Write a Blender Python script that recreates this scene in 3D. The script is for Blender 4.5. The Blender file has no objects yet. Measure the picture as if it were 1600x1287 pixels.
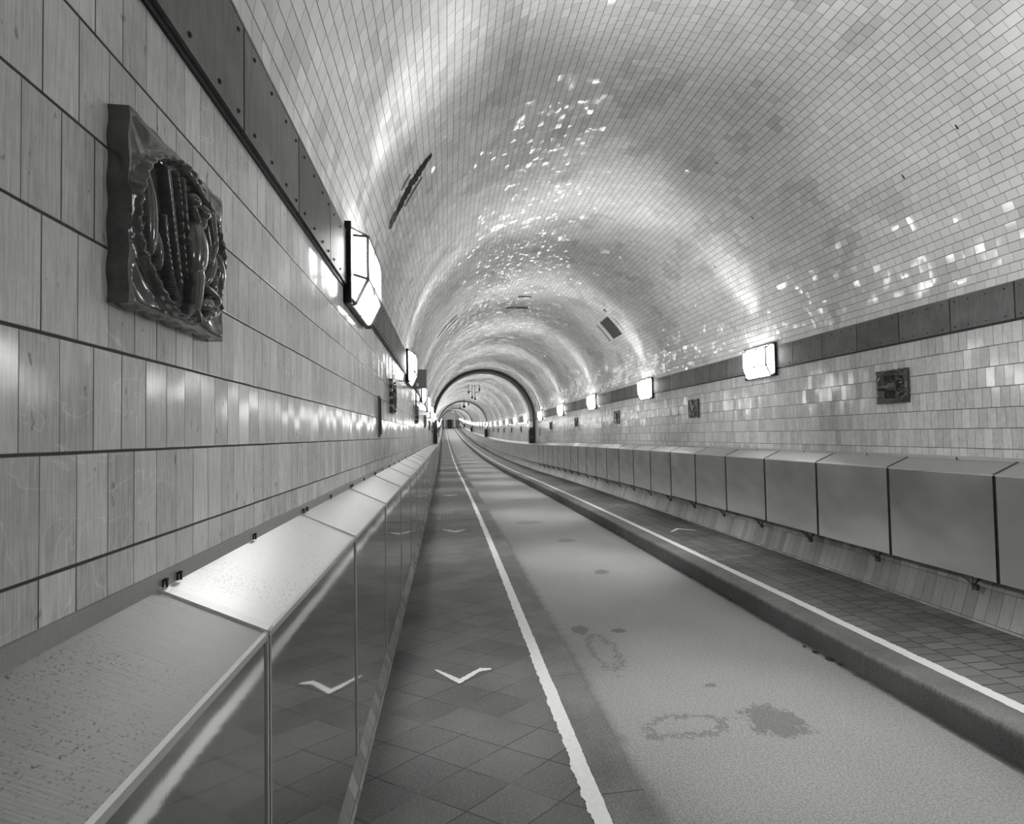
import bpy, bmesh, math, random
import numpy as np
from mathutils import Vector, Matrix
random.seed(7)
sc = bpy.context.scene
col = sc.collection
PI = math.pi

# ------------------------------------------------------------------ camera
F_PX, CX, CY = 745.0, 791.0, 659.9          # focal length and principal point in a 1600x1287 frame
YAW, PITCH, ROLL = map(math.radians, (7.064, 1.5, 1.0))
Fw = Vector((math.sin(YAW)*math.cos(PITCH), math.cos(YAW)*math.cos(PITCH), math.sin(PITCH)))
Rt = Vector((math.cos(YAW), -math.sin(YAW), 0)); Up = Rt.cross(Fw)
R2 = Rt*math.cos(ROLL) - Up*math.sin(ROLL); U2 = Rt*math.sin(ROLL) + Up*math.cos(ROLL)
cam = bpy.data.cameras.new('camera'); co = bpy.data.objects.new('camera', cam); col.objects.link(co)
co.matrix_world = Matrix((R2, U2, -Fw)).transposed().to_4x4()
cam.sensor_width = 36; cam.lens = 36*F_PX/1600
cam.shift_x = (800-CX)/1600; cam.shift_y = (CY-643.5)/1600
cam.clip_start = 0.02; cam.clip_end = 400
sc.camera = co

# ------------------------------------------------------------------ world, exposure
w = bpy.data.worlds.new('world'); sc.world = w; w.use_nodes = True
w.node_tree.nodes['Background'].inputs[0].default_value = (.5, .5, .5, 1)
w.node_tree.nodes['Background'].inputs[1].default_value = 0.05
sc.view_settings.view_transform = 'Standard'; sc.view_settings.look = 'None'
sc.view_settings.gamma = 1; sc.view_settings.use_curve_mapping = False
sc.view_settings.exposure = 1.3
LAMP = 8.0           # radiance of the lamp glass
BEAM = 92.0           # each spot added in front of a lamp's glass to make light bands
sc.cycles.max_bounces = 6; sc.cycles.diffuse_bounces = 4; sc.cycles.glossy_bounces = 4
sc.cycles.sample_clamp_indirect = 8

# ------------------------------------------------------------------ tunnel frame: x across, y along, z up, camera at the origin
XL, XR, CXM = -.542, 4.308, 1.883           # walls, middle
ZS = 1.10                                   # springing of the vault
VR, VZ = 2.46, .80                          # vault radius and centre height
ZP, ZRD = -1.561, -1.727                    # pavement and road level
Y0, Y1 = -9.0, 130.0
YRING = 22.6
RIB_Y = [YRING, 47.5, 72.0, 97.0]
EP = [(-12,0),(0,0),(10,0),(16,-.03),(23,-.1),(35,-.05),(48,.2),(69,.78),(85,1.42),(100,2.12),(115,2.9),(135,3.98)]
LP = [(-12,0),(0,0),(8,0),(16,-.06),(30,-.18),(60,-.43),(100,-.79),(135,-1.09)]
def herm(P, y):
    n = len(P)
    i = 0
    while i < n-2 and y > P[i+1][0]: i += 1
    def m(k):
        a, b = max(k-1, 0), min(k+1, n-1)
        return (P[b][1]-P[a][1])/(P[b][0]-P[a][0])
    h = P[i+1][0]-P[i][0]; t = (y-P[i][0])/h; t = max(0, min(1, t))
    return ((2*t**3-3*t*t+1)*P[i][1] + (t**3-2*t*t+t)*h*m(i) + (-2*t**3+3*t*t)*P[i+1][1] + (t**3-t*t)*h*m(i+1))
def W(x, y, z): return Vector((x+herm(LP, y), y, z+herm(EP, y)))
def tilt(y):
    e = (herm(EP, y+.5)-herm(EP, y-.5)); l = (herm(LP, y+.5)-herm(LP, y-.5))
    return (math.atan(e), 0, -math.atan(l))
ORD = 'first second third fourth fifth sixth seventh eighth ninth tenth eleventh twelfth thirteenth fourteenth fifteenth sixteenth seventeenth eighteenth nineteenth twentieth'.split()

# ------------------------------------------------------------------ node helpers
class N:
    def __init__(s, name):
        s.m = bpy.data.materials.new(name); s.m.use_nodes = True
        s.t = s.m.node_tree; s.n = s.t.nodes; s.l = s.t.links
        s.b = s.n['Principled BSDF']
    def link(s, a, b): s.l.new(a, b)
    def put(s, sock, v):
        if isinstance(v, (int, float)): sock.default_value = v
        elif isinstance(v, (tuple, list)): sock.default_value = v
        else: s.link(v, sock)
    def math(s, op, a, b=0.0, c=0.0, clamp=False):
        n = s.n.new('ShaderNodeMath'); n.operation = op; n.use_clamp = clamp
        for i, v in enumerate((a, b, c)): s.put(n.inputs[i], v)
        return n.outputs[0]
    def ramp(s, v, a, b, lo=0.0, hi=1.0):
        n = s.n.new('ShaderNodeMapRange'); n.interpolation_type = 'SMOOTHSTEP'
        for i, x in enumerate((v, a, b, lo, hi)): s.put(n.inputs[i], x)
        return n.outputs[0]
    def uv(s):
        n = s.n.new('ShaderNodeTexCoord'); x = s.n.new('ShaderNodeSeparateXYZ'); s.link(n.outputs['UV'], x.inputs[0])
        return x.outputs[0], x.outputs[1]
    def obj(s):
        n = s.n.new('ShaderNodeTexCoord'); x = s.n.new('ShaderNodeSeparateXYZ'); s.link(n.outputs['Object'], x.inputs[0])
        return x.outputs[0], x.outputs[1], x.outputs[2]
    def vec(s, x, y, z=0.0):
        n = s.n.new('ShaderNodeCombineXYZ')
        for i, v in enumerate((x, y, z)): s.put(n.inputs[i], v)
        return n.outputs[0]
    def noise(s, v, scale, detail=3, rough=.5, dist=0.0):
        n = s.n.new('ShaderNodeTexNoise'); s.link(v, n.inputs['Vector'])
        n.inputs['Scale'].default_value = scale; n.inputs['Detail'].default_value = detail
        n.inputs['Roughness'].default_value = rough; n.inputs['Distortion'].default_value = dist
        return n.outputs[0]
    def white(s, v):
        n = s.n.new('ShaderNodeTexWhiteNoise'); n.noise_dimensions = '3D'; s.link(v, n.inputs['Vector'])
        x = s.n.new('ShaderNodeSeparateColor'); s.link(n.outputs['Color'], x.inputs[0])
        return x.outputs[0], x.outputs[1], x.outputs[2]
    def mix(s, f, a, b):
        n = s.n.new('ShaderNodeMix'); n.data_type = 'FLOAT'
        s.put(n.inputs[0], f); s.put(n.inputs[2], a); s.put(n.inputs[3], b)
        return n.outputs[0]
    def out(s, grey, rough, height=None, metal=0.0, spec=.5, bump=1.0, tint=(1, 1, .985)):
        if isinstance(grey, (int, float)): s.b.inputs['Base Color'].default_value = (grey*tint[0], grey*tint[1], grey*tint[2], 1)
        else:
            c = s.n.new('ShaderNodeCombineColor')
            for i in range(3): s.link(s.math('MULTIPLY', grey, tint[i]), c.inputs[i])
            s.link(c.outputs[0], s.b.inputs['Base Color'])
        s.put(s.b.inputs['Roughness'], rough); s.b.inputs['Metallic'].default_value = metal
        s.b.inputs['Specular IOR Level'].default_value = spec
        if height is not None:
            n = s.n.new('ShaderNodeBump'); n.inputs['Strength'].default_value = bump; n.inputs['Distance'].default_value = 1.0
            s.link(height, n.inputs['Height']); s.link(n.outputs[0], s.b.inputs['Normal'])
        return s.m

def tile_material(name, cw, ch, gu, gv, lo, hi, grout, tiltk, rough, offset='none', streak=.1, patch=0.0, wave=.0004, v0=0.0, gapvar=True, dirt=.12, scratch=0.0, groutdepth=.0012, bpatch=0.0, undul=0.0):
    k = N(name); u, v = k.uv()
    r = k.math('DIVIDE', k.math('SUBTRACT', v, v0), ch); row = k.math('FLOOR', r); fv = k.math('FRACT', r)
    uu = k.math('DIVIDE', u, cw)
    if offset == 'half': uu = k.math('ADD', uu, k.math('MULTIPLY', k.math('MODULO', row, 2.0), .5))
    if offset == 'random':
        a, _, _ = k.white(k.vec(row, 3.7)); uu = k.math('ADD', uu, a)
    if offset == 'band':   # only the upper rows are shifted
        uu = k.math('ADD', uu, k.math('MULTIPLY', k.math('GREATER_THAN', row, -5.5), k.math('MULTIPLY', k.math('MODULO', k.math('ADD', row, 20.0), 2.0), .5)))
    c = k.math('FLOOR', uu); fu = k.math('SUBTRACT', uu, c)
    w1, w2, w3 = k.white(k.vec(c, row, .5)); w4, w5, w6 = k.white(k.vec(c, row, 9.5))
    du = k.math('MULTIPLY', k.math('MINIMUM', fu, k.math('SUBTRACT', 1.0, fu)), cw)
    dv = k.math('MULTIPLY', k.math('MINIMUM', fv, k.math('SUBTRACT', 1.0, fv)), ch)
    p = k.vec(u, v)
    big = k.noise(p, 1.3, 3)
    if gapvar:
        gn = k.noise(k.vec(k.math('MULTIPLY', u, 1.0), k.math('MULTIPLY', row, 1.7)), 6, 2)
        gvv = k.math('MULTIPLY', gv, k.math('ADD', .45, gn)); guu = k.math('MULTIPLY', gu, k.math('ADD', .35, k.math('MULTIPLY', w5, 1.1)))
    else: gvv, guu = gv, gu
    g = k.math('MULTIPLY', k.ramp(du, k.math('MULTIPLY', guu, .5), guu), k.ramp(dv, k.math('MULTIPLY', gvv, .5), gvv))
    base = k.mix(w1, lo, hi)
    st = k.noise(k.vec(k.math('MULTIPLY', u, 40.0), k.math('MULTIPLY', v, 1.6)), 6, 4, .65)
    base = k.math('ADD', base, k.math('MULTIPLY', k.math('SUBTRACT', st, .5), streak*2.2))
    base = k.math('ADD', base, k.math('MULTIPLY', k.math('SUBTRACT', big, .5), dirt*2))
    if scratch:
        sn = k.noise(p, 5.5, 2, .5, 1.5)
        ln = k.ramp(k.math('ABSOLUTE', k.math('SUBTRACT', sn, .5)), 0.0, .012, 1.0, 0.0)
        ln = k.math('MULTIPLY', ln, k.ramp(k.noise(p, 1.9, 2), .50, .62))
        base = k.math('ADD', base, k.math('MULTIPLY', ln, scratch))
        base = k.math('ADD', base, k.math('MULTIPLY', k.math('SUBTRACT', k.noise(k.vec(u, v, 2.0), 14, 4, .7), .5), .22))
        dk = k.ramp(k.noise(k.vec(k.math('MULTIPLY', u, 3.2), v), 16, 3, .6), .66, .72)
        base = k.math('SUBTRACT', base, k.math('MULTIPLY', dk, .25))
    if patch:
        cpos = k.vec(k.math('MULTIPLY', c, cw), k.math('MULTIPLY', row, ch), 4.0)
        pt = k.ramp(k.noise(cpos, 1.5, 2, .6), .56, .60)
        base = k.math('SUBTRACT', base, k.math('MULTIPLY', pt, patch))
        pp = k.ramp(k.noise(cpos, 2.3, 1, .5), .64, .66)
        base = k.math('ADD', base, k.math('MULTIPLY', pp, patch*.4))
    colr = k.mix(g, grout, k.math('MAXIMUM', base, .03))
    # relief: each tile tilts a little and is slightly wavy, joints sink
    tk = tiltk
    if bpatch:      # stretches where the tiles sit much more unevenly
        tk = k.math('MULTIPLY', tiltk, k.math('ADD', .35, k.math('MULTIPLY', k.ramp(k.noise(k.vec(u, v, 7.0), .9, 2, .5), .36, .56), bpatch)))
    h = k.math('ADD', k.math('MULTIPLY', k.math('MULTIPLY', k.math('SUBTRACT', w2, .5), tk), k.math('MULTIPLY', fu, cw)),
                      k.math('MULTIPLY', k.math('MULTIPLY', k.math('SUBTRACT', w3, .5), tk), k.math('MULTIPLY', fv, ch)))
    h = k.math('ADD', h, k.math('MULTIPLY', g, groutdepth))
    wv = k.noise(k.vec(u, v, k.math('MULTIPLY', w4, 30.0)), 9, 1)
    h = k.math('ADD', h, k.math('MULTIPLY', wv, wave))
    if undul:       # the lining as a whole is gently uneven
        h = k.math('ADD', h, k.math('MULTIPLY', k.noise(k.vec(u, v, 3.0), 2.6, 1), undul))
    ro = k.mix(g, .8, k.math('ADD', rough, k.math('MULTIPLY', k.math('SUBTRACT', st, .5), .12)))
    return k.out(colr, ro, h)

M = {}
M['wall'] = tile_material('glazed_wall_tile', .0646, .164, .0011, .0036, .44, .60, .045, .05, .15, offset='band', streak=.26, dirt=.10, scratch=.10, v0=.805, wave=.0010, undul=.008)
M['vault'] = tile_material('glazed_vault_tile', .076, .0745, .0010, .0030, .66, .76, .045, .085, .14, offset='random', streak=.03, patch=.13, dirt=.12, wave=.0014, bpatch=2.2, undul=.05)
M['vault'].node_tree.nodes['Principled BSDF'].inputs['Specular IOR Level'].default_value = .9
M['cove'] = tile_material('cove_tile', .085, .26, .0014, .003, .20, .32, .06, .03, .25, streak=.10, dirt=.12, v0=.06)
def m_paver(name, cw, ch, lo, hi, gr):
    return tile_material(name, cw, ch, .0045, .0055, lo, hi, gr, .06, .45, offset='half', streak=.05, dirt=.1, wave=.002, gapvar=True)
M['paver'] = m_paver('pavement_brick', .10, .21, .11, .18, .012)

def m_slab():
    k = N('diagonal_slab_pavement'); u, v = k.uv()
    def lines(a, b, pitch):
        s_ = k.math('DIVIDE', k.math('ADD', k.math('MULTIPLY', u, a), k.math('MULTIPLY', v, b)), pitch)
        s_ = k.math('ADD', s_, k.math('MULTIPLY', k.noise(k.vec(u, v), 2.0, 1), .12))
        f = k.math('FRACT', s_); return k.math('MULTIPLY', k.math('MINIMUM', f, k.math('SUBTRACT', 1.0, f)), pitch), k.math('FLOOR', s_)
    d1, c1 = lines(.86, .50, .22); d2, c2 = lines(.86, -.50, .22)
    w1, _, _ = k.white(k.vec(c1, c2))
    g = k.math('MULTIPLY', k.ramp(d1, .0008, .0040), k.ramp(d2, .0008, .0040))
    g = k.math('MAXIMUM', g, k.ramp(k.noise(k.vec(u, v), 3.1, 3), .46, .62, 0.0, .9))
    sp = k.noise(k.vec(u, v), 130, 2, .8); sp2 = k.noise(k.vec(u, v), 70, 3, .8)
    spk = k.ramp(sp, .58, .70)
    b = k.math('ADD', k.mix(w1, .12, .165), k.math('MULTIPLY', spk, .20))
    b = k.math('ADD', b, k.math('MULTIPLY', k.math('SUBTRACT', sp2, .5), .14))
    b = k.math('ADD', b, k.math('MULTIPLY', k.math('SUBTRACT', k.noise(k.vec(u, v), 2.2, 3), .5), .14))
    # transverse joints every few metres
    q = k.math('ABSOLUTE', k.math('SUBTRACT', k.math('MODULO', k.math('ADD', u, 100.0), 27.7), 5.5)); b = k.math('MULTIPLY', b, k.ramp(q, .015, .035, .5, 1.0))
    c = k.mix(g, .04, b)
    h = k.math('ADD', k.math('MULTIPLY', g, .0012), k.math('MULTIPLY', sp2, .0012))
    return k.out(c, .55, h)
M['slab'] = m_slab()

def m_road():
    k = N('road_asphalt'); u, v = k.uv(); p = k.vec(u, v)
    sp = k.noise(p, 110, 3, .85); sp2 = k.noise(p, 45, 3, .7)
    b = k.math('ADD', .29, k.math('MULTIPLY', k.math('SUBTRACT', sp, .5), .85))
    b = k.math('ADD', b, k.math('MULTIPLY', k.math('SUBTRACT', sp2, .5), .16))
    b = k.math('ADD', b, k.math('MULTIPLY', k.math('SUBTRACT', k.noise(p, 1.1, 3), .5), .10))
    nn = k.math('ADD', k.noise(p, 7, 4, .7), k.math('MULTIPLY', k.math('SUBTRACT', k.noise(p, 34, 3, .7), .5), .7))
    def blob(cy, cx, ry, rx, dark, ring=False):
        nonlocal b
        d = k.math('SQRT', k.math('ADD', k.math('POWER', k.math('DIVIDE', k.math('SUBTRACT', u, cy), ry), 2.0), k.math('POWER', k.math('DIVIDE', k.math('SUBTRACT', v, cx), rx), 2.0)))
        d = k.math('ADD', d, k.math('MULTIPLY', k.math('SUBTRACT', nn, .5), 1.9))
        if ring: m = k.ramp(k.math('ABSOLUTE', k.math('SUBTRACT', d, .9)), .05, .22, 1.0, 0.0)
        else: m = k.ramp(d, .75, 1.0, 1.0, 0.0)
        b = k.math('MULTIPLY', b, k.math('SUBTRACT', 1.0, k.math('MULTIPLY', m, dark)))
    blob(4.12, 1.13, .10, .09, .45); blob(3.7, 1.20, .32, .11, .38, True); blob(2.70, 1.36, .10, .26, .38, True)
    blob(2.66, 1.90, .17, .19, .42); blob(4.07, 1.46, .05, .07, .5); blob(5.80, 1.88, .12, .10, .5); blob(7.6, 1.9, .15, .16, .4)
    blob(9.3, 1.6, .2, .3, .3); blob(12.6, 2.0, .1, .5, .4); blob(3.1, 1.75, .03, .05, .4)
    # dirt collected against the kerb
    e = k.math('ADD', v, k.math('MULTIPLY', k.math('SUBTRACT', k.noise(k.vec(k.math('MULTIPLY', u, 2.0), v), 6, 4, .7), .5), .10))
    b = k.math('MULTIPLY', b, k.ramp(e, 2.79, 2.84, 1.0, .30))
    e2 = k.math('ADD', v, k.math('MULTIPLY', k.math('SUBTRACT', k.noise(k.vec(k.math('MULTIPLY', u, 2.0), v), 5, 3, .7), .5), .14))
    b = k.math('MULTIPLY', b, k.ramp(e2, .9, 1.0, .6, 1.0))
    h = k.math('ADD', k.math('MULTIPLY', sp, .0008), k.math('MULTIPLY', sp2, .0006))
    return k.out(k.math('MAXIMUM', b, .02), .5, h)
M['road'] = m_road()

def m_kerb(dark_face):
    k = N('granite_kerb'); u, v = k.uv(); p = k.vec(u, v)
    sp = k.noise(p, 95, 3, .8); bg = k.noise(p, 3.0, 4, .6)
    j = k.math('FRACT', k.math('DIVIDE', u, 1.02)); d = k.math('MULTIPLY', k.math('MINIMUM', j, k.math('SUBTRACT', 1.0, j)), 1.02)
    g = k.ramp(d, .002, .006)
    b = k.math('ADD', .18, k.math('ADD', k.math('MULTIPLY', k.math('SUBTRACT', sp, .5), .40), k.math('MULTIPLY', k.math('SUBTRACT', bg, .5), .22)))
    face = k.noise(k.vec(k.math('MULTIPLY', u, 22.0), k.math('MULTIPLY', v, 3.0)), 3, 3)
    b = k.math('ADD', b, k.math('MULTIPLY', k.math('SUBTRACT', face, .5), .07))
    face_tone = k.ramp(k.math('ADD', v, k.math('MULTIPLY', k.math('SUBTRACT', face, .5), .06)), .13, .18, .42, 1.0)  # darker on the upright face, with an uneven upper limit
    b = k.math('MULTIPLY', b, face_tone) if dark_face else b
    return k.out(k.mix(g, .10, b), .6, k.math('ADD', k.math('MULTIPLY', g, .002), k.math('MULTIPLY', sp, .002)))
M['kerb'] = m_kerb(False); M['kerb_dark_face'] = m_kerb(True)

def m_paint():
    k = N('road_paint'); u, v = k.uv(); p = k.vec(u, v)
    wn = k.ramp(k.noise(k.vec(u, k.math('MULTIPLY', v, 1.0)), 60, 4, .75), .66, .72)
    b = k.math('ADD', .86, k.math('MULTIPLY', k.math('SUBTRACT', k.noise(p, 40, 3), .5), .2))
    return k.out(k.mix(wn, b, .2), .55, k.noise(p, 200, 2), bump=.0008)
M['paint'] = m_paint()

def m_steel(name, base, rough, brush=.0004, metal=1.0, grain=0.0, streakdir='z', wavy=.0):
    k = N(name); x, y, z = k.obj()
    info = k.n.new('ShaderNodeObjectInfo'); y = k.math('ADD', y, k.math('MULTIPLY', info.outputs['Random'], 50.0))
    if streakdir == 'z': p = k.vec(k.math('MULTIPLY', x, 60.0), k.math('MULTIPLY', y, 60.0), k.math('MULTIPLY', z, 1.2))
    else: p = k.vec(k.math('MULTIPLY', x, 1.2), k.math('MULTIPLY', y, 60.0), z)
    n = k.noise(p, 5, 4, .6); b2 = k.noise(k.vec(x, y, z), 2.6, 4, .6)
    g = k.math('ADD', base, k.math('ADD', k.math('MULTIPLY', k.math('SUBTRACT', n, .5), .10), k.math('MULTIPLY', k.math('SUBTRACT', b2, .5), .16)))
    if grain:
        gr = k.ramp(k.noise(k.vec(x, y, z), 220, 3, .7), .55, .70)
        g = k.math('MULTIPLY', g, k.math('SUBTRACT', 1.0, k.math('MULTIPLY', gr, k.math('MULTIPLY', grain, k.ramp(b2, .4, .65)))))
    g = k.math('ADD', g, k.math('MULTIPLY', k.math('SUBTRACT', info.outputs['Random'], .5), .08))
    ro = k.math('ADD', rough, k.math('MULTIPLY', k.math('SUBTRACT', b2, .5), .15))
    h = k.math('MULTIPLY', n, brush)
    if wavy: h = k.math('ADD', h, k.math('MULTIPLY', k.noise(k.vec(x, y, z), 2.6, 1), wavy))
    return k.out(k.math('MAXIMUM', g, .02), ro, h, metal=metal)
M['panel'] = m_steel('steel_panel_left', .56, .045, .00001, wavy=.0007)
M['panel_right'] = m_steel('steel_panel_right', .74, .24, .00006, wavy=.012)  # same steel as left; paler colour and roughness stand in for viewing angle
M['cover'] = m_steel('worn_steel_cover', .70, .38, .0003, grain=.75, streakdir='x')
M['cover_speckled_dim'] = m_steel('speckled_dim_steel_cover', .36, .48, .0003, grain=.9, streakdir='x')  # dense specks, plus a base darkened for the cover's weaker reflection
M['edge'] = m_steel('steel_edge', .70, .4, .0001)
M['flash'] = m_steel('steel_flashing', .42, .5, .0001)
def m_plate():
    k = N('dull_zinc_plate'); x, y, z = k.obj()
    info = k.n.new('ShaderNodeObjectInfo')
    p = k.vec(k.math('ADD', x, k.math('MULTIPLY', info.outputs['Random'], 90.0)), k.math('MULTIPLY', y, 14.0), k.math('MULTIPLY', z, 1.5))
    n = k.noise(p, 5, 4, .6)
    b = k.noise(k.vec(k.math('ADD', y, k.math('MULTIPLY', info.outputs['Random'], 90.0)), z), 6, 3)
    g = k.math('ADD', .115, k.math('ADD', k.math('MULTIPLY', k.math('SUBTRACT', n, .5), .12), k.math('MULTIPLY', k.math('SUBTRACT', b, .5), .10)))
    g = k.math('MULTIPLY', g, k.math('ADD', .65, k.math('MULTIPLY', info.outputs['Random'], .75)))
    return k.out(g, .5, k.math('MULTIPLY', n, .0004))
M['plate'] = m_plate()
def plain(name, g, r=.5, metal=0.0, nz=.1, scale=30):
    k = N(name); x, y, z = k.obj()
    n = k.noise(k.vec(x, y, z), scale, 4, .6)
    return k.out(k.math('ADD', g, k.math('MULTIPLY', k.math('SUBTRACT', n, .5), g*nz*2)), r, k.math('MULTIPLY', n, .0006), metal=metal)
M['black'] = plain('black_iron', .008, .45)
M['dark'] = plain('dark_painted_metal', .06, .4)
M['grey'] = plain('grey_painted_metal', .16, .45)
M['light'] = plain('pale_paint', .7, .5)
M['bronze'] = plain('glazed_dark_ceramic', .055, .13, nz=.7, scale=40); M['bronze'].node_tree.nodes['Principled BSDF'].inputs['Coat Weight'].default_value = .6
M['rib'] = plain('dark_rib_paint', .022, .4)
M['hole'] = plain('bare_mortar', .035, .9, nz=1.2, scale=60)
M['mortar'] = plain('crumbled_mortar', .18, .9, nz=1.0, scale=70)
M['grate'] = plain('cast_iron', .24, .5)
M['concrete'] = plain('end_wall_plaster', .6, .6)
g_ = bpy.data.materials.new('lamp_glass'); g_.use_nodes = True
b_ = g_.node_tree.nodes['Principled BSDF']; b_.inputs['Base Color'].default_value = (.9, .9, .9, 1); b_.inputs['Roughness'].default_value = .3
b_.inputs['Emission Color'].default_value = (1, 1, .985, 1); b_.inputs['Emission Strength'].default_value = LAMP
M['glow'] = g_

# ------------------------------------------------------------------ mesh helpers
def finish(name, verts, faces, mats, parent=None, midx=None, smooth=False, uvs=None):
    me = bpy.data.meshes.new(name); me.from_pydata([tuple(v) for v in verts], [], faces)
    for m in (mats if isinstance(mats, (list, tuple)) else [mats]): me.materials.append(m)
    if midx: me.polygons.foreach_set('material_index', midx)
    if smooth: me.polygons.foreach_set('use_smooth', [True]*len(me.polygons))
    if uvs is not None:
        ul = me.uv_layers.new(name='UVMap')
        vi = np.empty(len(me.loops), dtype=np.int32); me.loops.foreach_get('vertex_index', vi)
        ul.data.foreach_set('uv', np.asarray(uvs, dtype=np.float32)[vi].ravel())
    me.update()
    o = bpy.data.objects.new(name, me); col.objects.link(o)
    if parent is not None: o.parent = parent
    return o
class MB:
    def __init__(s): s.v = []; s.f = []; s.m = []; s.mi = 0
    def poly(s, pts, faces):
        n = len(s.v); s.v += [Vector(p) for p in pts]
        for f in faces: s.f.append(tuple(i+n for i in f)); s.m.append(s.mi)
    def box(s, x0, x1, y0, y1, z0, z1):
        s.poly([(x0,y0,z0),(x1,y0,z0),(x1,y1,z0),(x0,y1,z0),(x0,y0,z1),(x1,y0,z1),(x1,y1,z1),(x0,y1,z1)],
               [(0,3,2,1),(4,5,6,7),(0,1,5,4),(1,2,6,5),(2,3,7,6),(3,0,4,7)])
    def bar(s, a, b, r):
        a, b = Vector(a), Vector(b); d = (b-a).normalized()
        u = d.cross(Vector((0,0,1)) if abs(d.z) < .9 else Vector((0,1,0))).normalized(); w_ = d.cross(u)
        P = [p + u*sx*r + w_*sy*r for p in (a, b) for sx, sy in ((-1,-1),(1,-1),(1,1),(-1,1))]
        s.poly(P, [(0,1,2,3),(7,6,5,4),(0,4,5,1),(1,5,6,2),(2,6,7,3),(3,7,4,0)])
    def prism(s, pts, y0, y1):          # polygon in x,z swept along y
        n = len(pts)
        s.poly([(p[0], y0, p[1]) for p in pts]+[(p[0], y1, p[1]) for p in pts],
               [tuple(range(n-1, -1, -1)), tuple(range(n, 2*n))]+[(i, (i+1) % n, n+(i+1) % n, n+i) for i in range(n)])
    def cyl(s, c, r, h, axis='x', n=12, r2=None):
        r2 = r if r2 is None else r2; P = []
        for k, rr in ((0, r), (h, r2)):
            for i in range(n):
                a = 2*PI*i/n; q = (math.cos(a)*rr, math.sin(a)*rr)
                P.append(Vector(c)+Vector({'x': (k, q[0], q[1]), 'y': (q[0], k, q[1]), 'z': (q[0], q[1], k)}[axis]))
        s.poly(P, [tuple(range(n-1, -1, -1)), tuple(range(n, 2*n))]+[(i, (i+1) % n, n+(i+1) % n, n+i) for i in range(n)])
    def build(s, name, mats, parent=None, smooth=False):
        o = finish(name, s.v, s.f, mats, parent, s.m, smooth)
        bm = bmesh.new(); bm.from_mesh(o.data); bmesh.ops.recalc_face_normals(bm, faces=bm.faces); bm.to_mesh(o.data); bm.free()
        return o
def tag(o, label=None, cat=None, group=None, kind=None):
    if label: o['label'] = label
    if cat: o['category'] = cat
    if group: o['group'] = group
    if kind: o['kind'] = kind
    return o
def empty(name, x, y, z, bend=True):
    o = bpy.data.objects.new(name, None); col.objects.link(o); o.empty_display_size = .05
    put(o, x, y, z); return o
def put(o, x, y, z, flip=False):
    o.location = W(x, y, z); t = tilt(y); o.rotation_euler = t
def copy_tree(o, parent=None):
    c = o.copy(); col.objects.link(c); c.parent = parent
    for ch in list(o.children): copy_tree(ch, c)
    return c
def ysteps(y0, y1, step=.5):
    n = max(1, int(math.ceil((y1-y0)/step))); return [y0+(y1-y0)*i/n for i in range(n+1)]
def sweep(name, pts, y0, y1, mat, vs=None, step=1.0, kind='structure', smooth=False, closed=False, label=None, cat=None, parent=None):
    """polyline of (x, z) swept along the tunnel; UV = (distance along, v)"""
    ys = ysteps(y0, y1, step); n = len(pts)
    if vs is None:
        vs = [0.0]
        for i in range(1, n): vs.append(vs[-1]+math.dist(pts[i], pts[i-1]))
    V = []; UVs = []; Fc = []
    for y in ys:
        for (x, z), v in zip(pts, vs): V.append(W(x, y, z)); UVs.append((y, v))
    for i in range(len(ys)-1):
        for j in range(n if closed else n-1):
            k2 = (j+1) % n; Fc.append((i*n+j, i*n+k2, (i+1)*n+k2, (i+1)*n+j))
    if closed: Fc += [tuple(range(n-1, -1, -1)), tuple((len(ys)-1)*n+i for i in range(n))]
    o = finish(name, V, Fc, mat, parent, smooth=smooth, uvs=UVs)
    tag(o, label, cat, kind=kind); return o

# ------------------------------------------------------------------ the setting
sweep('wall_left', [(XL, -1.0), (XL, ZS)], Y0, Y1, M['wall'], vs=[-1.0, ZS])
sweep('wall_right', [(XR, ZS), (XR, -1.0)], Y0, Y1, M['wall'], vs=[ZS, -1.0])
a0 = math.asin((ZS-VZ)/VR); arc = [(CXM+VR*math.cos(a), VZ+VR*math.sin(a)) for a in [a0+(PI-2*a0)*i/72 for i in range(73)]]
arc[0] = (XR, ZS); arc[-1] = (XL, ZS)
ceiling = sweep('ceiling', arc, Y0, Y1, M['vault'], smooth=True)
def cove(side):
    out = []
    for i in range(13):
        t = i/12; z = -.98+(ZP+.98)*t; d = .141*t**1.8
        out.append((XL+d if side < 0 else XR-d, z))
    return out
sweep('baseboard_left', cove(-1), Y0, Y1, M['cove'], smooth=True)
sweep('baseboard_right', cove(1), Y0, Y1, M['cove'], smooth=True)
sweep('floor', [(.80, ZRD), (2.90, ZRD)], Y0, Y1, M['road'], vs=[.80, 2.90])
sweep('trim_1', [(XL+.10, ZP), (.640, ZP)], Y0, Y1, M['slab'], vs=[XL, .64])            # left footway surface
sweep('trim_2', [(3.080, ZP), (XR-.10, ZP)], Y0, Y1, M['paver'], vs=[3.08, XR-.1])      # right footway surface
sweep('trim_3', [(.640, ZP-.02), (.640, ZP), (.828, ZP), (.836, ZP-.006), (.842, ZP-.02), (.850, ZRD-.01)], Y0, Y1, M['kerb'], step=.8)
sweep('trim_4', [(2.862, ZRD-.01), (2.872, ZP-.02), (2.878, ZP-.006), (2.888, ZP), (3.080, ZP), (3.080, ZP-.02)], Y0, Y1, M['kerb_dark_face'], step=.8)
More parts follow.
